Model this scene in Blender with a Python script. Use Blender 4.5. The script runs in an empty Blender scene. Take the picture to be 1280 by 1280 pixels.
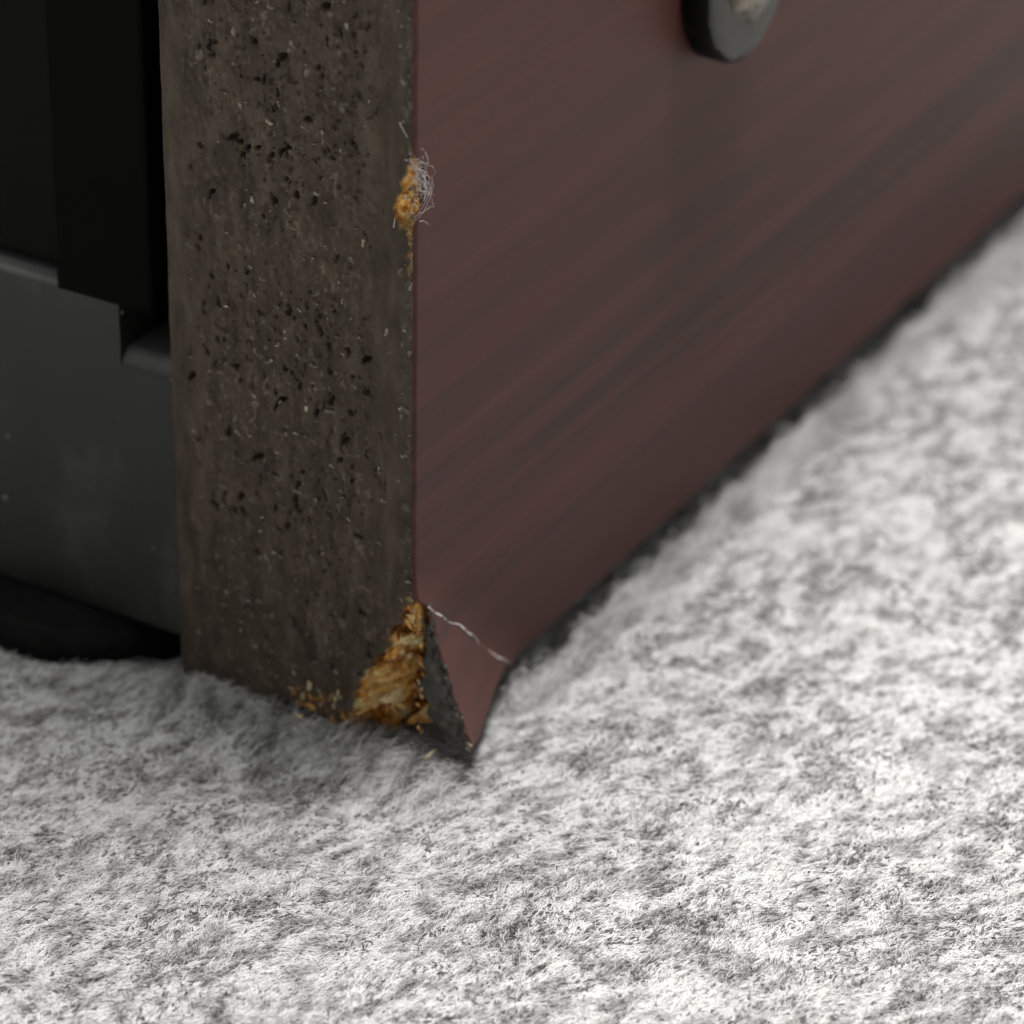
import bpy, bmesh, math, random
import numpy as np
from mathutils import Vector, Matrix

sc = bpy.context.scene
col = sc.collection
MM = 0.001
rng = np.random.default_rng(7)
random.seed(7)

# ------------------------------------------------------------------ camera
CAM_O = Vector((87.17095, -143.64289, 111.64239))   # millimetres
CAM_F = Vector((-0.42708, 0.75544, -0.49691))
CAM_R = Vector((0.86599, 0.49982, 0.01557))
cam = bpy.data.cameras.new('camera')
cam_ob = bpy.data.objects.new('camera', cam)
col.objects.link(cam_ob)
up = CAM_R.cross(CAM_F).normalized()
m = Matrix((CAM_R, up, -CAM_F)).transposed().to_4x4()
m.translation = CAM_O * MM
cam_ob.matrix_world = m
cam.sensor_width = 36.0
cam.lens = 36.0 * 4500 / 1280
cam.clip_start = 0.005
cam.clip_end = 10.0
cam.dof.use_dof = True
cam.dof.focus_distance = 189.5 * MM
cam.dof.aperture_fstop = 38.0
sc.camera = cam_ob

# ------------------------------------------------------------------ light
world = bpy.data.worlds.new('World')
sc.world = world
world.use_nodes = True
bg = world.node_tree.nodes['Background']
bg.inputs['Color'].default_value = (0.96, 0.98, 1.0, 1)
bg.inputs['Strength'].default_value = 0.185


def area(name, loc, target, size, power, color):
    l = bpy.data.lights.new(name, 'AREA')
    l.shape = 'SQUARE'
    l.size = size * MM
    l.energy = power
    l.color = color
    o = bpy.data.objects.new(name, l)
    col.objects.link(o)
    o.location = Vector(loc) * MM
    d = (Vector(target) - Vector(loc)).normalized()
    o.rotation_euler = d.to_track_quat('-Z', 'Y').to_euler()
    return o


area('ceiling_lamp', (12, 80, 600), (5, 5, 0), 190, 8.8, (1.0, 0.985, 0.955))
sc.view_settings.view_transform = 'Standard'
sc.view_settings.look = 'None'
sc.view_settings.exposure = 0.0
sc.view_settings.gamma = 1.0


# ------------------------------------------------------------------ helpers
def vnoise(x, y, seed):
    """smooth value noise in -1..1 at arrays x, y"""
    g = np.random.default_rng(seed).random((256, 256)) * 2 - 1
    xi = np.floor(x).astype(int); yi = np.floor(y).astype(int)
    fx = x - xi; fy = y - yi
    fx = fx * fx * (3 - 2 * fx); fy = fy * fy * (3 - 2 * fy)
    a = g[xi % 256, yi % 256]; b = g[(xi + 1) % 256, yi % 256]
    c = g[xi % 256, (yi + 1) % 256]; d = g[(xi + 1) % 256, (yi + 1) % 256]
    return (a * (1 - fx) + b * fx) * (1 - fy) + (c * (1 - fx) + d * fx) * fy


def fbm(x, y, seed, octv=4):
    s = np.zeros_like(x, dtype=float); a = 1.0; t = 0.0
    for k in range(octv):
        s += a * vnoise(x * 2 ** k + 17.3 * k, y * 2 ** k - 9.1 * k, seed + k)
        t += a; a *= 0.55
    return s / t


def sstep(a, b, x):
    t = np.clip((x - a) / (b - a), 0, 1)
    return t * t * (3 - 2 * t)


def mat(name):
    mt = bpy.data.materials.new(name)
    mt.use_nodes = True
    nt = mt.node_tree
    return mt, nt, nt.nodes, nt.links, nt.nodes['Principled BSDF']


def node(nodes, typ, **kw):
    n = nodes.new(typ)
    for k, v in kw.items():
        if k in n.inputs.keys():
            n.inputs[k].default_value = v
        else:
            setattr(n, k, v)
    return n


def mixc(nodes, links, fac, a, b, blend='MIX'):
    n = nodes.new('ShaderNodeMix'); n.data_type = 'RGBA'; n.blend_type = blend
    for i, v in ((0, fac), (6, a), (7, b)):
        if hasattr(v, 'is_linked'):
            links.new(v, n.inputs[i])
        elif i == 0:
            n.inputs[0].default_value = v
        else:
            n.inputs[i].default_value = (*v, 1) if len(v) == 3 else v
    return n.outputs[2]


def ramp(nodes, links, fac, stops):
    n = nodes.new('ShaderNodeValToRGB')
    e = n.color_ramp.elements
    while len(e) < len(stops):
        e.new(0.5)
    for el, (p, c) in zip(e, stops):
        el.position = p
        el.color = (*c, 1) if len(c) == 3 else c
    links.new(fac, n.inputs[0])
    return n.outputs[0]


def coords(nodes, links, scale):
    tc = nodes.new('ShaderNodeTexCoord')
    mp = nodes.new('ShaderNodeMapping')
    mp.inputs['Scale'].default_value = scale
    links.new(tc.outputs['Object'], mp.inputs[0])
    return mp.outputs[0]


def noise(nodes, links, vec, scale=1.0, detail=4, rough=0.55, dist=0.0):
    n = nodes.new('ShaderNodeTexNoise')
    n.inputs['Scale'].default_value = scale
    n.inputs['Detail'].default_value = detail
    n.inputs['Roughness'].default_value = rough
    n.inputs['Distortion'].default_value = dist
    links.new(vec, n.inputs['Vector'])
    return n.outputs['Fac']


def obj_from(name, verts, faces, material, parent=None, smooth=True):
    """verts in millimetres"""
    me = bpy.data.meshes.new(name)
    v = np.asarray(verts, dtype=float) * MM
    if isinstance(faces, np.ndarray):
        me.from_pydata(v.tolist(), [], faces.tolist())
    else:
        me.from_pydata(v.tolist(), [], faces)
    me.materials.append(material)
    if smooth:
        me.polygons.foreach_set('use_smooth', np.ones(len(me.polygons), dtype=bool))
    me.update()
    o = bpy.data.objects.new(name, me)
    col.objects.link(o)
    if parent:
        o.parent = parent
    return o


def grid_faces(nr, nc, flip=False):
    i = np.arange(nr - 1)[:, None] * nc + np.arange(nc - 1)[None, :]
    f = np.stack([i, i + 1, i + 1 + nc, i + nc], -1).reshape(-1, 4)
    return f[:, ::-1].copy() if flip else f


def bm_obj(name, bm, material, parent=None, smooth=False):
    me = bpy.data.meshes.new(name)
    bmesh.ops.scale(bm, vec=(MM, MM, MM), verts=bm.verts)
    bmesh.ops.recalc_face_normals(bm, faces=bm.faces)
    bm.to_mesh(me); bm.free()
    me.materials.append(material)
    if smooth:
        me.polygons.foreach_set('use_smooth', np.ones(len(me.polygons), dtype=bool))
    o = bpy.data.objects.new(name, me)
    col.objects.link(o)
    if parent:
        o.parent = parent
    return o


def prism(name, outline, y0, y1, material, parent=None, bev=0.3, seg=3):
    """outline in (x, z), extruded from y0 (front) to y1, bevelled front edges"""
    bm = bmesh.new()
    f = [bm.verts.new((x, y0, z)) for x, z in outline]
    b = [bm.verts.new((x, y1, z)) for x, z in outline]
    n = len(outline)
    ff = bm.faces.new(f); bm.faces.new(b[::-1])
    for i in range(n):
        bm.faces.new((f[i], b[i], b[(i + 1) % n], f[(i + 1) % n]))
    if bev:
        bmesh.ops.bevel(bm, geom=list(ff.edges), offset=bev, segments=seg, affect='EDGES', profile=0.5)
    return bm_obj(name, bm, material, parent)


def tube(bm, pts, rad, n=5):
    pts = [Vector(p) for p in pts]
    rings = []
    for i, p in enumerate(pts):
        t = (pts[min(i + 1, len(pts) - 1)] - pts[max(i - 1, 0)]).normalized()
        a = t.orthogonal().normalized(); b = t.cross(a)
        r = rad(i / (len(pts) - 1)) if callable(rad) else rad
        rings.append([bm.verts.new(p + (a * math.cos(2 * math.pi * k / n) + b * math.sin(2 * math.pi * k / n)) * r) for k in range(n)])
    for q, w in zip(rings, rings[1:]):
        for k in range(n):
            bm.faces.new((q[k], q[(k + 1) % n], w[(k + 1) % n], w[k]))
    bm.faces.new(rings[0][::-1]); bm.faces.new(rings[-1])


def floats(me, name, vals, domain='POINT'):
    a = me.attributes.new(name, 'FLOAT', domain)
    a.data.foreach_set('value', np.ascontiguousarray(vals, dtype=np.float32))


# ------------------------------------------------------------------ materials
# painted chipboard edge / raw chipboard
M_BOARD, nt, N, L, P = mat('painted_chipboard')
v = coords(N, L, (1000, 1000, 1000))
at = node(N, 'ShaderNodeAttribute', attribute_name='raw')
fl = node(N, 'ShaderNodeAttribute', attribute_name='fleck')
n1 = noise(N, L, coords(N, L, (900, 900, 260)), 1.0, 5, 0.6, 0.6)
paint = ramp(N, L, n1, [(0.3, (0.044, 0.031, 0.021)), (0.5, (0.078, 0.057, 0.040)), (0.72, (0.128, 0.097, 0.069))])
paint = mixc(N, L, fl.outputs['Fac'], paint, (0.185, 0.155, 0.115))
tn = node(N, 'ShaderNodeAttribute', attribute_name='tone')
nb = noise(N, L, v, 2.4, 5, 0.7, 0.9)
ad = node(N, 'ShaderNodeMath', operation='MULTIPLY_ADD'); L.new(tn.outputs['Fac'], ad.inputs[0]); ad.inputs[1].default_value = 0.52; L.new(nb, ad.inputs[2])
su = node(N, 'ShaderNodeMath', operation='SUBTRACT'); L.new(ad.outputs[0], su.inputs[0]); su.inputs[1].default_value = 0.25
n2 = su.outputs[0]
raw = ramp(N, L, n2, [(0.28, (0.14, 0.040, 0.007)), (0.40, (0.58, 0.23, 0.035)), (0.52, (0.92, 0.50, 0.115)), (0.66, (0.97, 0.80, 0.44))])
L.new(mixc(N, L, at.outputs['Fac'], paint, raw), P.inputs['Base Color'])
P.inputs['Specular IOR Level'].default_value = 0.2
rr = node(N, 'ShaderNodeMapRange'); rr.inputs[1].default_value = 0.3; rr.inputs[2].default_value = 0.7
rr.inputs[3].default_value = 0.38; rr.inputs[4].default_value = 0.62
L.new(noise(N, L, v, 3.0, 3), rr.inputs[0]); L.new(rr.outputs[0], P.inputs['Roughness'])

# wood chips, tone varied per piece
M_CHIP, nt, N, L, P = mat('raw_wood_chip')
oi = node(N, 'ShaderNodeObjectInfo')
base = ramp(N, L, oi.outputs['Random'], [(0.0, (0.13, 0.042, 0.009)), (0.3, (0.50, 0.20, 0.035)), (0.6, (0.78, 0.44, 0.11)), (1.0, (0.92, 0.76, 0.45))])
nn = noise(N, L, coords(N, L, (3000, 900, 3000)), 1.0, 4)
L.new(mixc(N, L, ramp(N, L, nn, [(0.4, (0, 0, 0)), (0.75, (0.7, 0.7, 0.7))]), base, (0.30, 0.12, 0.03), 'MIX'), P.inputs['Base Color'])
P.inputs['Roughness'].default_value = 0.4

M_PALE, nt, N, L, P = mat('pale_splinter_wood')
nn = noise(N, L, coords(N, L, (1500, 1500, 4000)), 1.0, 4)
L.new(ramp(N, L, nn, [(0.3, (0.50, 0.34, 0.14)), (0.7, (0.85, 0.74, 0.50))]), P.inputs['Base Color'])
P.inputs['Roughness'].default_value = 0.35

M_FLAKE, nt, N, L, P = mat('painted_flake')
nn = noise(N, L, coords(N, L, (1400, 1400, 1400)), 1.0, 3)
L.new(ramp(N, L, nn, [(0.35, (0.075, 0.061, 0.045)), (0.52, (0.15, 0.125, 0.09)), (0.68, (0.50, 0.44, 0.33))]), P.inputs['Base Color'])
P.inputs['Roughness'].default_value = 0.22

# dark wood grain vinyl
M_VENEER, nt, N, L, P = mat('dark_wood_grain_veneer')
w1 = noise(N, L, coords(N, L, (40, 8, 380)), 1.0, 3, 0.5, 0.25)
w2 = noise(N, L, coords(N, L, (200, 25, 900)), 1.0, 4, 0.6, 0.2)
w3 = noise(N, L, coords(N, L, (30, 20, 60)), 1.0, 2, 0.5, 0.0)
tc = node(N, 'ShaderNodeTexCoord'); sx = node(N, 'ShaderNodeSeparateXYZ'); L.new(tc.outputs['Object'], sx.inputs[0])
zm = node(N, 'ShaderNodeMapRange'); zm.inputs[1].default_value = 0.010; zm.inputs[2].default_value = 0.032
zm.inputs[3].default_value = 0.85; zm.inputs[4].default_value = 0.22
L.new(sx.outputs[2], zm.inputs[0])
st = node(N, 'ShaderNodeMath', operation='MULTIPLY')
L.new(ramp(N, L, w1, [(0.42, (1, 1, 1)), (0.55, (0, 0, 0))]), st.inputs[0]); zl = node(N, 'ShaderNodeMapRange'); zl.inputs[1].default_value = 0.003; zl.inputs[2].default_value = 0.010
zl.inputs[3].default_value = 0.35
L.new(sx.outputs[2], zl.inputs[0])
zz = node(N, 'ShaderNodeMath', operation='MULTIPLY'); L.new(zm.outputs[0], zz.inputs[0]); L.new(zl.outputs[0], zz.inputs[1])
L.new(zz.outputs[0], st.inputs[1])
c0 = mixc(N, L, ramp(N, L, w3, [(0.35, (0, 0, 0)), (0.65, (1, 1, 1))]), (0.098, 0.037, 0.030), (0.120, 0.046, 0.038))
c1 = mixc(N, L, st.outputs[0], c0, (0.042, 0.028, 0.028))
s2 = node(N, 'ShaderNodeMath', operation='MULTIPLY'); s2.inputs[1].default_value = 0.55
L.new(ramp(N, L, w2, [(0.38, (0.8, 0.8, 0.8)), (0.58, (0, 0, 0))]), s2.inputs[0])
c3 = mixc(N, L, s2.outputs[0], c1, (0.070, 0.033, 0.028))
L.new(c3, P.inputs['Base Color'])
P.inputs['Roughness'].default_value = 0.5
P.inputs['Specular IOR Level'].default_value = 0.16
bp = node(N, 'ShaderNodeBump'); bp.inputs['Strength'].default_value = 0.12; bp.inputs['Distance'].default_value = 0.00006
L.new(noise(N, L, coords(N, L, (2200, 1300, 3000)), 1.0, 3), bp.inputs['Height'])
L.new(bp.outputs[0], P.inputs['Normal'])

M_TORN, nt, N, L, P = mat('torn_dark_edge')
nn = noise(N, L, coords(N, L, (1500, 1500, 1500)), 1.0, 5, 0.65)
L.new(ramp(N, L, nn, [(0.3, (0.035, 0.033, 0.028)), (0.55, (0.085, 0.08, 0.068)), (0.75, (0.2, 0.17, 0.11))]), P.inputs['Base Color'])
P.inputs['Roughness'].default_value = 0.6

M_RIM, nt, N, L, P = mat('crumbled_dark_rim')
nn = noise(N, L, coords(N, L, (1100, 1100, 1100)), 1.0, 4, 0.65)
L.new(ramp(N, L, nn, [(0.40, (0.012, 0.011, 0.009)), (0.58, (0.06, 0.055, 0.045)), (0.68, (0.35, 0.30, 0.22))]), P.inputs['Base Color'])
P.inputs['Roughness'].default_value = 0.4

M_CREASE, nt, N, L, P = mat('stress_whitened_vinyl')
nn = noise(N, L, coords(N, L, (1200, 1200, 1200)), 1.0, 3)
L.new(ramp(N, L, nn, [(0.38, (0.30, 0.23, 0.23)), (0.56, (0.85, 0.80, 0.79))]), P.inputs['Base Color'])
P.inputs['Roughness'].default_value = 0.5

# black plastics and metal
M_GLOSS, nt, N, L, P = mat('gloss_black_plastic')
P.inputs['Specular IOR Level'].default_value = 0.03
nn = noise(N, L, coords(N, L, (250, 250, 120)), 1.0, 4)
L.new(ramp(N, L, nn, [(0.3, (0.002, 0.002, 0.0018)), (0.75, (0.0036, 0.0031, 0.0028))]), P.inputs['Base Color'])
P.inputs['Roughness'].default_value = 0.4

M_SATIN, nt, N, L, P = mat('satin_black_panel')
P.inputs['Specular IOR Level'].default_value = 0.06
nn = noise(N, L, coords(N, L, (150, 150, 90)), 1.0, 4)
L.new(ramp(N, L, nn, [(0.3, (0.0035, 0.004, 0.003)), (0.75, (0.006, 0.0065, 0.005))]), P.inputs['Base Color'])
P.inputs['Roughness'].default_value = 0.5

M_PLATE, nt, N, L, P = mat('dusty_highlit_charcoal_metal')
n1 = noise(N, L, coords(N, L, (160, 160, 110)), 1.0, 5, 0.6, 0.4)
c = ramp(N, L, n1, [(0.38, (0.013, 0.0135, 0.0125)), (0.55, (0.018, 0.0185, 0.017)), (0.8, (0.066, 0.068, 0.066))])
vo = node(N, 'ShaderNodeTexVoronoi'); vo.inputs['Scale'].default_value = 1.0
L.new(coords(N, L, (480, 480, 480)), vo.inputs['Vector'])
c = mixc(N, L, ramp(N, L, vo.outputs['Distance'], [(0.04, (0.8, 0.8, 0.8)), (0.075, (0, 0, 0))]), c, (0.42, 0.42, 0.40))
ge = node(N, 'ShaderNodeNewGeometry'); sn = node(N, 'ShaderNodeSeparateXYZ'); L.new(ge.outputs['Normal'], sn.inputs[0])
c = mixc(N, L, ramp(N, L, sn.outputs[2], [(0.25, (0, 0, 0)), (0.85, (0.9, 0.9, 0.9))]), c, (0.24, 0.24, 0.235))  # upward faces painted paler as the highlight on top edge and lip
L.new(c, P.inputs['Base Color'])
P.inputs['Roughness'].default_value = 0.5

M_RUBBER, nt, N, L, P = mat('black_rubber')
P.inputs['Specular IOR Level'].default_value = 0.1
nn = noise(N, L, coords(N, L, (900, 900, 900)), 1.0, 3)
L.new(ramp(N, L, nn, [(0.3, (0.004, 0.004, 0.004)), (0.8, (0.009, 0.009, 0.0085))]), P.inputs['Base Color'])
P.inputs['Roughness'].default_value = 0.75

M_GREYCAP, nt, N, L, P = mat('worn_grey_washer')
nn = noise(N, L, coords(N, L, (420, 420, 420)), 1.0, 5, 0.6)
L.new(ramp(N, L, nn, [(0.3, (0.030, 0.030, 0.026)), (0.7, (0.058, 0.056, 0.050))]), P.inputs['Base Color'])
P.inputs['Roughness'].default_value = 0.5

M_METAL, nt, N, L, P = mat('worn_screw_metal')
nn = noise(N, L, coords(N, L, (700, 700, 700)), 1.0, 5, 0.65)
L.new(ramp(N, L, nn, [(0.35, (0.05, 0.04, 0.03)), (0.65, (0.42, 0.37, 0.31))]), P.inputs['Base Color'])
P.inputs['Metallic'].default_value = 0.85
P.inputs['Roughness'].default_value = 0.3

M_LINT, nt, N, L, P = mat('pale_fibre')
nn = noise(N, L, coords(N, L, (900, 900, 900)), 1.0, 2)
L.new(ramp(N, L, nn, [(0.3, (0.45, 0.38, 0.36)), (0.7, (0.82, 0.76, 0.74))]), P.inputs['Base Color'])
P.inputs['Roughness'].default_value = 0.5

# carpet backing and pile
M_CARPET, nt, N, L, P = mat('heather_carpet')
n1 = noise(N, L, coords(N, L, (700, 420, 700)), 1.0, 6, 0.65, 0.8)
L.new(ramp(N, L, n1, [(0.34, (0.16, 0.16, 0.155)), (0.5, (0.45, 0.45, 0.44)), (0.66, (0.74, 0.735, 0.72))]), P.inputs['Base Color'])
P.inputs['Roughness'].default_value = 0.95

M_PILE, nt, N, L, P = mat('wool_pile')
at = node(N, 'ShaderNodeAttribute', attribute_name='tint')
L.new(ramp(N, L, at.outputs['Fac'], [(0.0, (0.07, 0.07, 0.068)), (0.3, (0.25, 0.248, 0.243)), (0.6, (0.55, 0.55, 0.545)), (0.9, (0.84, 0.842, 0.835))]), P.inputs['Base Color'])
P.inputs['Roughness'].default_value = 0.6
P.inputs['Specular IOR Level'].default_value = 0.2
tr = node(N, 'ShaderNodeBsdfTranslucent')
mx = node(N, 'ShaderNodeMixShader'); mx.inputs[0].default_value = 0.36
L.new(P.inputs['Base Color'].links[0].from_socket, tr.inputs['Color'])
L.new(P.outputs[0], mx.inputs[1]); L.new(tr.outputs[0], mx.inputs[2])
L.new(mx.outputs[0], N['Material Output'].inputs['Surface'])


# ------------------------------------------------------------------ carpet
def carpet_z(x, y):
    """height of the carpet body in mm: pushed up a little in front of the cabinet, pressed down along its side"""
    z = -1.15 + 0.16 * fbm(x / 6.0, y / 6.0, 301, 3)
    front = sstep(3.0, -1.5, x) * np.exp(-np.clip(-y, 0, None) ** 2 / 14.0) * sstep(3.0, 0.2, y)
    z = z + 0.95 * front * sstep(-23, -12.5, x)
    # trough pressed in just in front of the board and along its side
    tr = np.exp(-((y + 4.0) / 3.0) ** 2) * sstep(4.0, 0.5, x) * sstep(-15, -7, x)
    z = z - 0.65 * tr
    side = np.exp(-(np.clip(x - 0.8, 0, None) / 1.7) ** 2) * sstep(4.0, 12.0, y)
    z = z + 0.30 * sstep(2, 8, x) - 1.55 * side * (0.88 + 0.5 * vnoise(y / 1.7, x / 2.0, 331))
    return z


def build_carpet():
    a = np.concatenate([np.linspace(-900, -70, 24), np.linspace(-66, 66, 133), np.linspace(70, 900, 24)])
    b = np.concatenate([np.linspace(-900, -70, 24), np.linspace(-66, 120, 187), np.linspace(125, 1200, 24)])
    X, Y = np.meshgrid(a, b)
    Z = carpet_z(X, Y) - 0.35
    V = np.stack([X, Y, Z], -1).reshape(-1, 3)
    o = obj_from('carpet', V, grid_faces(len(b), len(a)), M_CARPET)
    o['kind'] = 'structure'
    o['label'] = 'heathered white and grey woollen carpet under the cabinet'
    o['category'] = 'carpet'
    return o


def strands(n, inside, box, zlift, lmin, lmax, rad, seed, npt=6, tilt=1.0, flecks=False):
    r = np.random.default_rng(seed)
    x = r.uniform(box[0], box[1], n); y = r.uniform(box[2], box[3], n)
    k = inside(x, y)
    if flecks:
        k &= r.random(n) < 0.10 + 0.9 * sstep(-0.05, 0.45, fbm(x / 2.2, y / 2.6, 641, 3))
    x = x[k]; y = y[k]; n = len(x)
    th = np.radians(68) + 0.95 * fbm(x / 2.2, y / 2.2, seed + 5, 3) * 1.5 + r.normal(0, 0.42, n)
    th += np.pi * (r.random(n) < 0.35)
    ln = r.uniform(lmin, lmax, n)
    curl = r.normal(0, 0.6, n)
    t = np.linspace(0, 1, npt)
    ang = th[:, None] + curl[:, None] * (t[None, :] - 0.3) * 1.6
    step = ln[:, None] / (npt - 1)
    px = x[:, None] + np.concatenate([np.zeros((n, 1)), np.cumsum(np.cos(ang[:, :-1]) * step, 1)], 1)
    py = y[:, None] + np.concatenate([np.zeros((n, 1)), np.cumsum(np.sin(ang[:, :-1]) * step, 1)], 1)
    tuft = 0.09 * fbm(x / 0.6, y / 0.9, 411, 3) + 0.06 * fbm(x / 0.3, y / 0.34, 431, 2)
    base = carpet_z(px, py) - 0.22
    lift = r.uniform(0.1, 1.0, n) ** 1.5 * zlift
    prof = np.sin(np.pi * np.clip(t * r.uniform(0.75, 1.05, (n, 1)), 0, 1)) ** 0.8
    pz = base + tuft[:, None] + lift[:, None] * prof * tilt + r.normal(0, 0.015, (n, npt))
    # heather: grey patches a few mm wide and small dark flecks along the fibres, also painting in shade between tufts
    ca, sa = math.cos(math.radians(68)), math.sin(math.radians(68))
    u = (px * ca + py * sa); w = (-px * sa + py * ca)
    patch = fbm(u / 1.25, w / 0.7, 511, 4)
    sp1 = fbm(u / 0.34, w / 0.15, 541, 3)
    sp2 = fbm(u / 0.16, w / 0.075, 561, 2)
    vary = 0.55 + 0.45 * sstep(-0.35, 0.35, fbm(x / 3.1, y / 3.6, 571, 2))[:, None]
    k1 = sstep(0.14, 0.42, sp1 + 0.14 * patch); k2 = sstep(0.04, 0.34, sp2 + 0.26 * patch)
    tint = 0.92 - 0.27 * sstep(-0.20, 0.42, patch) + (r.normal(0, 0.05, n))[:, None]
    tint = tint - vary * (0.30 * k1 + 0.46 * k2)
    pz = pz - 0.05 * k1 - 0.03 * k2
    dark = (r.random(n) < 0.015)[:, None]
    tint = np.where(dark, r.uniform(0.0, 0.3, n)[:, None], tint)
    if flecks:
        tint = r.uniform(0.0, 0.34, n)[:, None] + np.zeros((1, npt))
        pz = pz + 0.13
    return np.stack([px, py, pz], -1), np.clip(tint, 0, 1), r.uniform(0.6, 1.25, n) * rad


def hair_object(name, parts, material):
    pos = np.concatenate([p[0].reshape(-1, 3) for p in parts]) * MM
    npt = parts[0][0].shape[1]
    tint = np.concatenate([p[1].reshape(-1) for p in parts])
    rad = np.concatenate([p[2] for p in parts]) * MM
    n = len(rad)
    hc = bpy.data.hair_curves.new(name)
    hc.add_curves([npt] * n)
    hc.position_data.foreach_set('vector', np.ascontiguousarray(pos, dtype=np.float32).ravel())
    taper = np.array([0.7, 1.0, 1.0, 1.0, 0.85, 0.35])
    if len(taper) != npt:
        taper = np.interp(np.linspace(0, 1, npt), np.linspace(0, 1, 6), taper)
    ra = hc.attributes.get('radius') or hc.attributes.new('radius', 'FLOAT', 'POINT')
    ra.data.foreach_set('value', np.ascontiguousarray((rad[:, None] * taper[None, :]).ravel(), dtype=np.float32))
    ta = hc.attributes.new('tint', 'FLOAT', 'POINT')
    ta.data.foreach_set('value', np.ascontiguousarray(tint, dtype=np.float32))
    hc.materials.append(material)
    o = bpy.data.objects.new(name, hc)
    col.objects.link(o)
    return o


def free(x, y):
    return ~((x < -0.3) & (y > 0.25)) & ~((x < 0.1) & (y > 0.25) & (y < 10))


def core_zone(x, y):
    # the strip of carpet in front of and beside the cabinet corner
    z = free(x, y) & (y > -48 - 0.0 * x) & (x < 52 - 0.36 * np.clip(y, 0, None)) & (x > -36)
    z &= (y > -22 + (-0.75) * (x + 20)) | (x > -5)
    z &= y > -46 + 0.55 * np.clip(x, 0, None)
    return z


build_carpet()
pile_parts = [
    strands(1050000, core_zone, (-38, 52, -46, 100), 0.19, 0.5, 1.4, 0.020, 21),
    strands(26000, core_zone, (-38, 52, -46, 100), 0.6, 1.2, 3.0, 0.014, 22),
    strands(2600, lambda x, y: free(x, y), (-17, 3.5, -2.2, 0.2), 1.2, 1.2, 2.8, 0.016, 24),
    strands(4000, lambda x, y: free(x, y) & (y > 8), (-0.2, 3.0, 8, 95), 1.6, 1.4, 3.2, 0.016, 25),
    strands(120000, core_zone, (-38, 52, -46, 100), 0.12, 0.14, 0.5, 0.045, 26, flecks=True),
    strands(160000, lambda x, y: free(x, y) & ~core_zone(x, y), (-75, 85, -75, 130), 0.5, 1.6, 4.0, 0.05, 23),
]
pile = hair_object('carpet_pile', pile_parts, M_PILE)
pile['kind'] = 'stuff'
pile['label'] = 'fuzzy white and grey wool fibres of the carpet surface'
pile['category'] = 'carpet pile'

# ------------------------------------------------------------------ cabinet
cab = bpy.data.objects.new('cabinet', None)
cab.empty_display_size = 0.01
col.objects.link(cab)
cab['label'] = 'dark wood grain cabinet with a chipped chipboard corner and black front'
cab['category'] = 'cabinet'

T = 16.0
SKIN = 0.22          # thickness of the veneer
FOLD_A = np.array([0.0, 0.93, 9.0]); FOLD_B = np.array([0.0, 9.9, 0.54])


def crater_left(z):
    return np.interp(z, [-1, 0, 1.7, 4.4, 5.6, 6.6, 7.6, 8.4, 9.6, 10.2],
                     [-4.5, -4.45, -4.2, -3.25, -2.3, -1.7, -1.25, -0.85, -0.45, 0.3])


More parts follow.
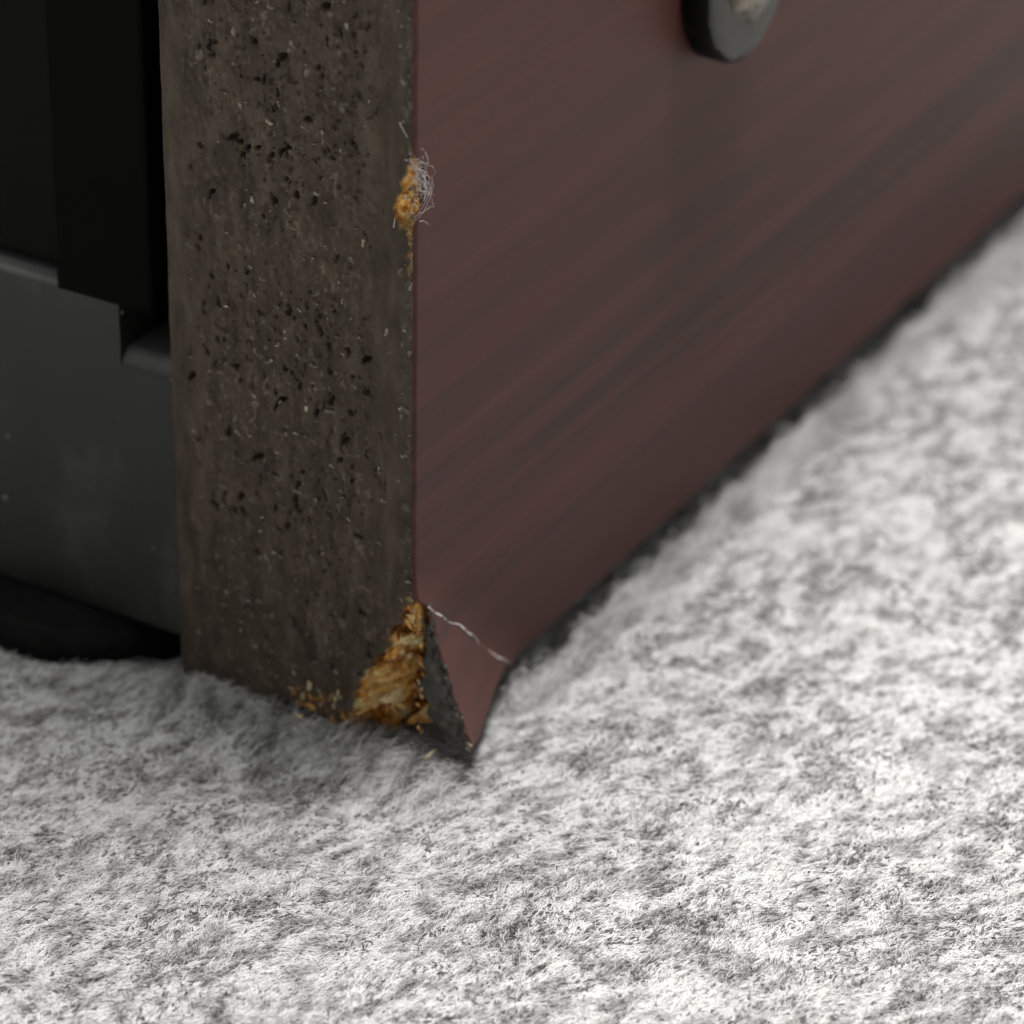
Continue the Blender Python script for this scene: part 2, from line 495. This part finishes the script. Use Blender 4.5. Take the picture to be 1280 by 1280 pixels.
def build_board():
    cols_f = np.linspace(-T, -SKIN, 226)
    zs = np.concatenate([np.arange(-0.6, 50, 0.075), np.linspace(50.5, 62, 20), np.linspace(66, 120, 6)])
    X, Z = np.meshgrid(cols_f, zs)
    # streaky pressed chips, upright; the outer layers are finer
    mid = sstep(-15.6, -12.5, X) * sstep(-0.8, -4.0, X)
    h = 0.085 * fbm(X / 0.50, Z / 1.9, 11, 4) + 0.15 * mid * fbm(X / 0.36 + Z * 0.5, Z / 0.60, 31, 3)
    h += 0.035 * fbm(X / 1.3, Z / 9.0, 51, 3)
    h += 0.022 * fbm(X / 0.16, Z / 0.16, 53, 2)
    h += 0.085 * fbm(X / 0.30, Z / 4.5, 59, 2) * (0.35 + 0.65 * mid)
    h -= 0.030 * np.clip(fbm(X / 0.6, Z / 6.0, 57, 2) - 0.1, 0, 1) * 4 * mid
    # pits between the chips
    zone = np.clip(0.5 + 0.9 * fbm(X / 3.0, Z / 6.0, 61, 2), 0, 1) * mid
    pn = fbm(X / 0.36 + Z * 0.75 + 0.5 * vnoise(X / 0.5, Z / 0.5, 73), Z / 0.75, 71, 4)
    pit = sstep(0.50, 0.64, pn + 0.20 * zone - 0.08)
    pn2 = fbm(X / 0.24 + Z * 0.2, Z / 0.34, 77, 3)
    pit = np.maximum(pit, 0.3 * sstep(0.50, 0.66, pn2 + 0.22 * zone - 0.10))
    pit *= mid
    spots = np.array(PITS)
    for k, (sx, sz) in enumerate(spots):
        rr = 0.15 + 0.13 * ((k * 37) % 10) / 10
        an = 0.5 + ((k * 53) % 10) / 10 * 1.1
        dx = X - sx; dz = Z - sz
        u = dx * math.cos(an) + dz * math.sin(an); w = -dx * math.sin(an) + dz * math.cos(an)
        d = np.sqrt((u / (rr * 1.5)) ** 2 + (w / (rr * 0.75)) ** 2) + 0.7 * fbm(X / 0.2, Z / 0.2, 400 + k, 2)
        pit = np.maximum(pit, sstep(1.1, 0.5, d))
    h -= 0.55 * pit
    fleck = sstep(0.30, 0.62, fbm(X / 0.24 + Z * 0.2, Z / 0.34, 91, 3) + 0.12 * mid - 0.06) * (1 - pit) * (0.2 + 0.8 * mid)
    fleck *= 0.4 + 0.6 * sstep(-0.1, 0.5, fbm(X / 1.6, Z / 3.5, 95, 2))
    # worn crumbly strip against the veneer
    edge = sstep(-1.15, -0.45, X + 0.25 * vnoise(X / 0.4, Z / 0.5, 101))
    e_n = fbm(X / 0.22, Z / 0.3, 103, 3)
    h += edge * (0.10 * e_n - 0.06)
    fleck = np.maximum(fleck, edge * sstep(0.12, 0.5, e_n) * 0.55)
    # rounded arrises
    h -= 0.35 * sstep(-T + 0.45, -T, X) ** 2
    depth = -h
    rawm = np.zeros_like(X)
    # the broken lower corner and the small chip higher up the edge
    jit = 0.6 * fbm(X / 0.42, Z / 0.42, 121, 3)
    cl = crater_left(Z)
    dist = (X - cl) + jit * 1.2
    cm = sstep(-0.05, 0.12, dist) * (Z < 10.3)
    cells = np.stack([rng.uniform(-5, 0.3, 130), rng.uniform(-1, 10.5, 130)], 1)
    ch = rng.uniform(-0.75, 0.75, 130); tx = rng.normal(0, 0.35, 130); tz = rng.normal(0, 0.35, 130)
    sub = Z < 10.6
    xs = X[sub]; zz = Z[sub]
    xw = xs + 0.18 * vnoise(xs / 0.35, zz / 0.35, 131); zw = zz + 0.18 * vnoise(xs / 0.35, zz / 0.35, 137)
    best = np.full(xs.shape, 1e9); val = np.zeros(xs.shape); tval = np.zeros(xs.shape); tones = rng.random(130)
    for (cx, cz), c_h, a_, b_, t_ in zip(cells, ch, tx, tz, tones):
        d = (xw - cx) ** 2 + ((zw - cz) * 0.75) ** 2
        k = d < best
        val[k] = (c_h + a_ * (xw - cx) + b_ * (zw - cz))[k]; best[k] = d[k]; tval[k] = t_
    cell = np.zeros_like(X); cell[sub] = val
    tone = np.full_like(X, 0.5); tone[sub] = tval
    dep = np.clip(dist, 0, None) * 0.95 + 0.35 + 1.35 * cell * sstep(0.0, 0.9, dist) + 0.20 * fbm(X / 0.2, Z / 0.22, 141, 2)
    for hx, hz, hr in ((-2.3, 4.1, 0.55), (-0.85, 3.5, 0.7), (-2.9, 1.6, 0.45), (-0.8, 6.3, 0.4)):
        dep = dep + 1.5 * sstep(1.2, 0.3, np.sqrt(((X - hx) / hr) ** 2 + ((Z - hz) / (hr * 0.8)) ** 2) + 0.5 * fbm(X / 0.3, Z / 0.3, 145, 2))
    depth = depth + cm * np.clip(dep, 0.08, 4.4)
    rawm = np.maximum(rawm, cm)
    nz = sstep(31.6, 32.9, Z) * sstep(36.6, 35.8, Z)
    nl = -1.25 + 0.9 * sstep(33.0, 36.5, Z) * 0.85 + 0.15 * vnoise(Z / 0.5, Z * 0, 151)
    nm = sstep(-0.05, 0.15, X - nl + 0.15 * jit) * nz
    depth = depth + nm * (0.28 + 0.35 * np.clip(X - nl, 0, 2) + 0.22 * fbm(X / 0.35, Z / 0.45, 161, 3) + 0.16 * fbm(X / 0.13, Z / 0.18, 165, 2))
    rawm = np.maximum(rawm, nm)
    cr = sstep(28.5, 32.0, Z) * sstep(33, 32, Z) * sstep(-0.75, -0.5, X) * 0.45
    rawm = np.maximum(rawm, cr * sstep(-0.1, 0.3, e_n))
    # small raw crumbs beside the crater, at the foot of the board
    foot = sstep(0.35, 0.6, fbm(X / 0.35, Z / 0.3, 171, 3) + 0.5 * sstep(2.6, 0.3, Z) * sstep(-9, -6.5, X) * sstep(-3.5, -5, X) - 0.1)
    foot *= sstep(3, 1.5, Z) * sstep(-9.5, -7.5, X)
    rawm = np.maximum(rawm, foot)
    front = np.stack([X, depth, Z], -1)
    # right flank (behind the veneer, laid bare at the torn corner)
    ys = np.concatenate([np.linspace(0.12, 12, 90), [20, 60, 150]])
    Yr, Zr = np.meshgrid(ys, zs)
    Zr = np.where(Yr > 9.0, np.maximum(Zr, 0.02), Zr)
    Yr = np.maximum(Yr, depth[:, -1:] + np.linspace(0.01, 0.4, len(ys))[None, :])
    Xr = -SKIN - 0.02 - 0.25 * np.clip(fbm(Yr / 0.6, Zr / 0.6, 181, 3), -0.2, 1) * sstep(10, 8.5, Zr + Yr * 0.9)
    right = np.stack([Xr, Yr, Zr], -1)
    yl = np.array([150.0, 60, 10, 2.0, 0.9])
    Yl, Zl = np.meshgrid(yl, zs)
    left = np.stack([np.full_like(Yl, -T), Yl, Zl], -1)
    G = np.concatenate([left, front, right], 1)
    nr, nc = G.shape[:2]
    o = obj_from('side_board', G.reshape(-1, 3), grid_faces(nr, nc), M_BOARD, cab)
    R = np.concatenate([np.zeros_like(Yl), rawm, sstep(11.0, 9.6, Yr + 0.5 * Zr) * (Zr < 10.5)], 1)
    F = np.concatenate([np.zeros_like(Yl), fleck, np.zeros_like(Yr)], 1)
    floats(o.data, 'tone', np.concatenate([np.full_like(Yl, 0.5), tone, np.full_like(Yr, 0.5)], 1).ravel()); floats(o.data, 'raw', R.ravel()); floats(o.data, 'fleck', F.ravel())
    # top and bottom closing faces
    bm = bmesh.new(); bm.from_mesh(o.data); bm.verts.ensure_lookup_table()
    for row in (0, nr - 1):
        try:
            bm.faces.new([bm.verts[row * nc + c] for c in range(nc)])
        except ValueError:
            pass
    bm.to_mesh(o.data); bm.free()
    return o, front, depth


PITS = [(-9.71, 34.4), (-8.46, 39.4), (-8.92, 34.13), (-13.55, 28.26), (-8.21, 39.81), (-14.36, 19.67), (-8.85, 20.21), (-8.5, 19.82), (-4.51, 18.49), (-7.55, 14.87), (-7.22, 15.72), (-5.25, 20.72), (-4.61, 18.7), (-8.87, 19.32), (-3.06, 23.73), (-6.29, 19.7), (-8.22, 12.14), (-10.25, 15.84), (-12.07, 16.82), (-9.0, 12.93), (-10.32, 34.26), (-7.96, 34.81), (-12.68, 31.15), (-9.22, 38.34), (-11.31, 34.61), (-6.11, 32.29), (-7.86, 8.65), (-5.34, 43.23), (-11.38, 12.98), (-4.02, 16.16), (-4.78, 17.18)]
board, FRONT, DEPTH = build_board()


def veneer_front(z):
    """front boundary of the veneer: straight, nicked at the small chip, cut off along the fold at the corner"""
    y = 0.02 + 0.03 * vnoise(z / 0.5, z * 0, 201)
    nick = sstep(31.9, 33.2, z) * sstep(36.4, 35.4, z)
    y = y + nick * (0.75 + 0.35 * vnoise(z / 0.35, z * 0, 203))
    fold = FOLD_A[1] + (FOLD_A[2] - z) / (FOLD_A[2] - FOLD_B[2]) * (FOLD_B[1] - FOLD_A[1])
    fold = np.where(z < FOLD_A[2], fold - 0.10 + 0.04 * vnoise(z / 0.6, z * 0, 207) * sstep(9, 8.5, z), 0)
    ramp_top = np.where((z >= 9.0) & (z < 9.8), (9.8 - z) / 0.8 * 0.9, 0)
    return np.maximum(np.maximum(y, fold), ramp_top)


def build_veneer():
    zs = np.concatenate([np.arange(0.0, 46, 0.2), np.linspace(47, 120, 40)])
    s = np.concatenate([[0, 0.0003, 0.0015, 0.004], np.linspace(0.01, 0.1, 14)[0:], np.linspace(0.12, 1, 60) ** 1.3])
    s = np.unique(s)
    y0 = veneer_front(zs)
    Y = y0[:, None] + s[None, :] * (150 - y0[:, None])
    Z = np.repeat(zs[:, None], len(s), 1)
    X = 0.02 * fbm(Y / 9, Z / 9, 211, 2) + 0.006 * fbm(Y / 1.2, Z / 0.9, 213, 2)
    # rounded front and bottom lips
    X = X - 0.04 * (s[None, :] < 0.0002) - 0.05 * (Z < 0.05)
    # slight spring-out next to the fold
    near = np.clip(1 - np.abs((Y - FOLD_A[1]) * 0.685 + (Z - FOLD_A[2]) * 0.728) / 1.6, 0, 1)
    X = X + 0.20 * near ** 2 * (Y < 11)
    outer = np.stack([X, Y, Z], -1)
    lip = outer[:, :1].copy(); lip[..., 0] = -SKIN; lip[..., 1] += 0.01
    G = np.concatenate([lip, outer], 1)
    low = G[:1].copy(); low[..., 0] = -SKIN; low[..., 2] += 0.0
    G = np.concatenate([low, G], 0)
    nr, nc = G.shape[:2]
    return obj_from('veneer', G.reshape(-1, 3), grid_faces(nr, nc), M_VENEER, cab)


build_veneer()

# the folded-out corner of the veneer with the sliver of painted edge still on it
AB = FOLD_B - FOLD_A
ABL = np.linalg.norm(AB); ABu = AB / ABL
PER = -FOLD_A - ABu * np.dot(-FOLD_A, ABu)      # from the fold towards the old corner
PERL = np.linalg.norm(PER); PERu = PER / PERL
PHI = math.radians(25)


def fold_point(s, d):
    """point s along the fold and d away from it, hinged outwards"""
    ph = PHI * (1 + 0.12 * d / PERL)
    return FOLD_A + ABu * s + PERu * d * math.cos(ph) + np.array([1.0, 0, 0]) * d * math.sin(ph)


S_C = float(np.dot(-FOLD_A, ABu))               # where the old corner sits along the fold
nV, nU = 34, 26
V = []
for i in range(nV):
    q = i / (nV - 1)
    s0 = S_C * q + 0.20 * math.sin(q * 19) * q * (1 - q) + 0.09 * math.sin(q * 47) * q + 0.05 * math.sin(q * 83) * q
    s1 = ABL + (S_C + 1.5 - ABL) * q + 0.06 * math.sin(q * 13)
    for j in range(nU):
        f = j / (nU - 1)
        d = PERL * (0.965 - 0.13 * f + 0.02 * math.sin(f * 17)) * q
        p = fold_point(s0 + (s1 - s0) * f, d)
        V.append(p + np.array([0.20 * (1 - q) ** 3 + 0.07 * math.sin((s0 + (s1 - s0) * f) * 1.7 + d) * q, 0, 0]))
V = np.array(V)
flap = obj_from('veneer_flap', V, grid_faces(nV, nU, True), M_VENEER, cab)
flap['label'] = 'corner of the veneer bent outwards along a white crease'
md = flap.modifiers.new('solid', 'SOLIDIFY'); md.thickness = 0.22 * MM; md.offset = 0

edgeV = []
nS = 14
for i in range(nV):
    q = i / (nV - 1)
    e = V[i * nU]
    w = 2.35 * min(1, max(0, (q - 0.10) / 0.55)) * (1 + 0.10 * math.sin(q * 31)) + 0.03
    if q > 0.88:
        w *= 1 - (q - 0.88) * 2.4
    for j in range(nS):
        t = j / (nS - 1)
        jit = 0.05 * math.sin(q * 60 + t * 9) * math.sin(t * 25 + q * 7) + rng.normal(0, 0.022)
        edgeV.append(e + np.array([-0.02 - w * t, 0.06 + 0.32 * t * t + jit, 0.12 * t * (1 - t)]))
te = obj_from('torn_edge', np.array(edgeV), grid_faces(nV, nS), M_TORN, flap)
te['label'] = 'dark painted sliver still stuck to the bent veneer corner'
md = te.modifiers.new('solid', 'SOLIDIFY'); md.thickness = 0.16 * MM; md.offset = 0

r = random.Random(3)
bm = bmesh.new()
for i in range(4, nV):
    for k in range(3):
        e = Vector(V[i * nU]) + Vector((r.uniform(-0.5, 0.12), r.uniform(-0.12, 0.10), r.uniform(-0.15, 0.15)))
        g = bmesh.ops.create_icosphere(bm, subdivisions=1, radius=r.uniform(0.07, 0.22))
        for v_ in g['verts']:
            v_.co = Vector((v_.co.x * r.uniform(0.5, 1.3), v_.co.y * 0.6, v_.co.z * r.uniform(0.7, 1.6))) + e
o = bm_obj('torn_crumb', bm, M_RIM, flap)
o['kind'] = 'stuff'

# crease along the fold
bm = bmesh.new()
pts = []
for k in range(40):
    t = k / 39
    s = ABL * (0.0 + 1.0 * t)
    p = FOLD_A + ABu * s + PERu * (0.16 * math.sin(t * 9 + 1) * math.sin(t * 3.14) + 0.05 * math.sin(t * 31))
    pts.append(p + np.array([0.30, 0, 0]))
tube(bm, pts, lambda t: 0.026 + 0.045 * abs(math.sin(t * 8.3 + 0.7)), 6)
bm_obj('crease', bm, M_CREASE, cab, True)


# ------------------------------------------------------------------ wood chips in the broken places
def chip_mesh(name, material, seed, sx, sy, sz):
    r = random.Random(seed)
    bm = bmesh.new()
    for k in range(12):
        bm.verts.new((r.uniform(-1, 1) * sx, r.uniform(-1, 1) * sy, r.uniform(-1, 1) * sz))
    bmesh.ops.convex_hull(bm, input=bm.verts)
    loose = [v for v in bm.verts if not v.link_faces]
    bmesh.ops.delete(bm, geom=loose, context='VERTS')
    bmesh.ops.scale(bm, vec=(MM, MM, MM), verts=bm.verts)
    bmesh.ops.recalc_face_normals(bm, faces=bm.faces)
    me = bpy.data.meshes.new(name); bm.to_mesh(me); bm.free()
    me.materials.append(material)
    return me


chips = [chip_mesh('wood_chip', M_CHIP, 40 + k, a, b, c) for k, (a, b, c) in enumerate(
    [(0.30, 0.16, 0.46), (0.42, 0.14, 0.26), (0.22, 0.18, 0.62), (0.26, 0.22, 0.30), (0.5, 0.12, 0.18), (0.17, 0.1, 0.5)])]


def front_depth(x, z):
    c = int(np.clip(round((x + T) / (T - SKIN) * 225), 0, 225)); r_ = int(np.clip(round((z + 0.6) / 0.075), 0, 670))
    return float(DEPTH[r_, c])


def put_chip(x, y, z, sc_, me=None):
    o = bpy.data.objects.new('wood_chip', me or random.choice(chips))
    col.objects.link(o); o.parent = cab
    o.location = (x * MM, y * MM, z * MM)
    o.rotation_euler = (random.uniform(-0.6, 0.6), random.uniform(-1.2, 1.2), random.uniform(-0.7, 0.7))
    o.scale = (sc_ * random.uniform(0.8, 1.2),) * 3
    return o


n_c = 0
while n_c < 70:
    z = random.uniform(0.2, 9.3) if random.random() < 0.35 else random.uniform(0.2, 6.0)
    x0 = float(crater_left(np.array(z)))
    if x0 > -0.3:
        continue
    x = random.uniform(x0 + 0.15, -0.2)
    put_chip(x, front_depth(x, z) - random.uniform(-0.2, 0.12), z, random.uniform(0.9, 1.4) if n_c < 18 else random.uniform(0.4, 1.0))
    n_c += 1
for k in range(22):                                   # ragged edge against the flap
    z = 0.8 + 8.0 * k / 21
    put_chip(random.uniform(-0.25, 0.12), random.uniform(0.3, 1.1), z, random.uniform(0.3, 0.62))
for k in range(26):                                   # the small chip higher up
    z = random.uniform(32.3, 36.1)
    x = random.uniform(-1.2 + (z - 32.3) * 0.2, -0.15)
    put_chip(x, front_depth(x, z) - random.uniform(-0.05, 0.15), z, random.uniform(0.28, 0.62))
pale = chip_mesh('wood_chip', M_PALE, 77, 0.20, 0.14, 0.46)
for x, z, s in [(-0.7, 8.0, 0.8), (-1.3, 6.9, 0.8), (-0.9, 5.6, 0.9), (-3.2, 4.2, 0.7), (-1.0, 2.6, 1.0), (-2.6, 1.2, 0.9), (-7.35, 1.2, 1.1), (-6.9, 2.0, 1.0), (-6.2, 1.0, 0.6), (-5.3, 1.3, 0.6), (-8.1, 1.5, 0.45), (-5.0, 2.2, 0.45)]:
    put_chip(x, front_depth(x, z) - 0.08, z, s, pale if x < -4.5 else None)

# tiny flakes lifting from the painted edge
bm = bmesh.new()
r = random.Random(5)
for k in range(500):
    x = r.triangular(-15.2, -0.4, -9.5) if r.random() < 0.88 else r.uniform(-1.0, -0.3)
    z = r.uniform(0.4, 47)
    if x > float(crater_left(np.array(z))) - 0.2 and z < 10:
        continue
    y = front_depth(x, z)
    a = r.uniform(0, math.pi); l = r.uniform(0.07, 0.26) * (1.5 if r.random() < 0.12 else 1); w = l * r.uniform(0.25, 0.6)
    c, s = math.cos(a), math.sin(a)
    def pt(u, w_, dy):
        return bm.verts.new((x + u * c - w_ * s, y - dy, z + u * s + w_ * c))
    q = [pt(-l, -w * .6, -0.03), pt(l, -w * .7, r.uniform(-.02, .03)), pt(l * .8, w, r.uniform(0.0, .09)), pt(-l * .7, w * .8, 0.0), pt(0.1 * l, 0, r.uniform(0.03, 0.10))]
    for i in range(4):
        bm.faces.new((q[i], q[(i + 1) % 4], q[4]))
o = bm_obj('paint_flake', bm, M_FLAKE, cab)
o['kind'] = 'stuff'

# frayed fibres at the small chip
bm = bmesh.new()
r = random.Random(12)
for k in range(17):                                   # loops drooping over the veneer edge
    za = r.uniform(35.0, 36.4); zb = za - r.uniform(1.0, 3.4)
    out = r.uniform(0.15, 0.85); lean = r.uniform(0.2, 1.2)
    pts = []
    for i in range(13):
        t = i / 12
        w_ = math.sin(math.pi * t) ** 0.8
        pts.append((-0.35 + 0.45 * t * (1 - t) + out * w_ + r.gauss(0, 0.06), -0.05 + lean * w_ * 0.7 + r.gauss(0, 0.04),
                    za + (zb - za) * t + 0.4 * math.sin(t * 7 + k * 1.7) * w_ + r.gauss(0, 0.07)))
    w = r.uniform(0.010, 0.024)
    tube(bm, pts, lambda t: w * (1 - 0.4 * t), 4)
for k in range(10):                                   # stray ends
    p = Vector((r.uniform(-0.5, 0.3), r.uniform(-0.2, 0.6), r.uniform(32.6, 36.5)))
    d = Vector((r.uniform(0.1, 0.7), r.uniform(-0.2, 0.6), r.uniform(-0.8, 0.5))).normalized()
    pts = []
    for i in range(8):
        pts.append(p.copy())
        d = (d + Vector((r.gauss(0, .25), r.gauss(0, .25), r.gauss(0, .25) - 0.06))).normalized()
        p = p + d * r.uniform(0.06, 0.15)
        if p.y > 0:
            p.x = max(p.x, 0.08)
    w = r.uniform(0.008, 0.016)
    tube(bm, pts, lambda t: w * (1 - 0.6 * t), 4)
for (p, q_) in [((-1.0, -0.05, 37.9), (-0.45, -0.12, 37.2)), ((-1.35, -0.02, 31.9), (-1.15, -0.2, 32.6))]:
    tube(bm, [Vector(p).lerp(Vector(q_), t / 4) for t in range(5)], 0.03, 4)
o = bm_obj('frayed_fibre', bm, M_LINT, cab, True)
o['kind'] = 'stuff'

# ------------------------------------------------------------------ black front, left of the board


def sweep_x(name, prof, x0, x1, material, parent):
    """closed (y, z) profile drawn out along x"""
    n = len(prof)
    bm = bmesh.new()
    a_ = [bm.verts.new((x0, y, z)) for y, z in prof]; b_ = [bm.verts.new((x1, y, z)) for y, z in prof]
    for i in range(n):
        bm.faces.new((a_[i], a_[(i + 1) % n], b_[(i + 1) % n], b_[i]))
    bm.faces.new(a_[::-1]); bm.faces.new(b_)
    return bm_obj(name, bm, material, parent)


def arc(cy, cz, r_, a0, a1, n=7):
    return [(cy + r_ * math.cos(math.radians(a0 + (a1 - a0) * i / (n - 1))), cz + r_ * math.sin(math.radians(a0 + (a1 - a0) * i / (n - 1)))) for i in range(n)]


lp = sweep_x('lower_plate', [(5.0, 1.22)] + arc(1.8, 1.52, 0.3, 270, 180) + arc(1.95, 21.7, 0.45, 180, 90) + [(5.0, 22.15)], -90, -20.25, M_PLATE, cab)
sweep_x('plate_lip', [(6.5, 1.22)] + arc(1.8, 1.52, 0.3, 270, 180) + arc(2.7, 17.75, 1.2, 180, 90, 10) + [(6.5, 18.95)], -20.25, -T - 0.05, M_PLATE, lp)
prism('front_strip', [(-24.35, 21.85), (-18.2, 21.85), (-17.7, 22.3), (-17.7, 118), (-24.35, 118)], 1.2, 7.0, M_GLOSS, cab, 0.35, 4)
prism('front_panel', [(-90, 22.6), (-24.6, 22.6), (-24.6, 118), (-90, 118)], 2.6, 7.0, M_SATIN, cab, 0.25, 3)
prism('dark_backing', [(-90, 1.6), (-T - 0.05, 1.6), (-T - 0.05, 117), (-90, 117)], 9.0, 12.0, M_RUBBER, cab, 0)  # black sheet added behind the front so the gap beside the board reads dark
prism('bottom_plate', [(-90, 1.3), (-T - 0.05, 1.3), (-T - 0.05, 2.6), (-90, 2.6)], 5.2, 150, M_RUBBER, cab, 0)
bm = bmesh.new()
g = bmesh.ops.create_cone(bm, cap_ends=True, segments=64, radius1=9.6, radius2=8.9, depth=3.6, matrix=Matrix.Translation((-26.6, 7.4, -0.55)))
bmesh.ops.bevel(bm, geom=[e for e in bm.edges if len(e.link_faces) == 2 and e.calc_face_angle(0) > 0.8], offset=0.5, segments=3, affect='EDGES')
bm_obj('rubber_foot', bm, M_RUBBER, cab, True)

# ------------------------------------------------------------------ screw on the side
def lathe_x(name, prof, centre, material, parent, seg=64, rough=0.0, sd=1):
    """profile (x, radius), axis along +x"""
    rs = np.random.default_rng(sd)
    bm = bmesh.new()
    rings = []
    for x, rad in prof:
        ring = []
        for k in range(seg):
            a = 2 * math.pi * k / seg
            rr_ = rad * (1 + rough * rs.normal())
            ring.append(bm.verts.new((centre[0] + x + rough * rs.normal() * 0.6, centre[1] + rr_ * math.cos(a), centre[2] + rr_ * math.sin(a))))
        rings.append(ring)
    for p_, q_ in zip(rings, rings[1:]):
        for k in range(seg):
            bm.faces.new((p_[k], p_[(k + 1) % seg], q_[(k + 1) % seg], q_[k]))
    bm.faces.new(rings[-1])
    return bm_obj(name, bm, material, parent, True)


SC = (0.0, 34.1, 35.15)
sw = lathe_x('screw_washer', [(0.0, 4.9), (0.2, 5.2), (1.5, 5.25), (1.75, 5.15), (1.8, 4.9)], SC, M_RUBBER, cab)
lathe_x('cup_washer', [(1.7, 5.0), (1.9, 4.95), (2.0, 4.7), (2.1, 3.9), (2.16, 3.0), (2.1, 2.2)], SC, M_GREYCAP, sw, 48, 0.014, 3)
lathe_x('screw_head', [(2.0, 2.75), (2.3, 2.65), (2.6, 2.2), (2.75, 1.6), (2.85, 0.8), (2.87, 0.2)], SC, M_METAL, sw, 20, 0.06, 4)


# ------------------------------------------------------------------ loose splinters on the carpet
def splinter(loc, rot, size, seed, label):
    me = chip_mesh('wood_splinter', M_PALE, seed, *size)
    o = bpy.data.objects.new('wood_splinter', me)
    col.objects.link(o)
    o.location = Vector(loc) * MM
    o.rotation_euler = rot
    o['label'] = label; o['category'] = 'splinter'; o['group'] = 'loose wood splinters by the broken corner'


splinter((1.2, -0.3, 0.35), (0.5, 0.5, 0.9), (0.10, 0.10, 0.62), 81, 'thin pale splinter standing beside the bent veneer tip')
splinter((-7.2, -0.9, 0.35), (0.2, 1.1, -0.3), (0.16, 0.12, 0.62), 82, 'pale splinter lying on the carpet left of the golden broken corner')
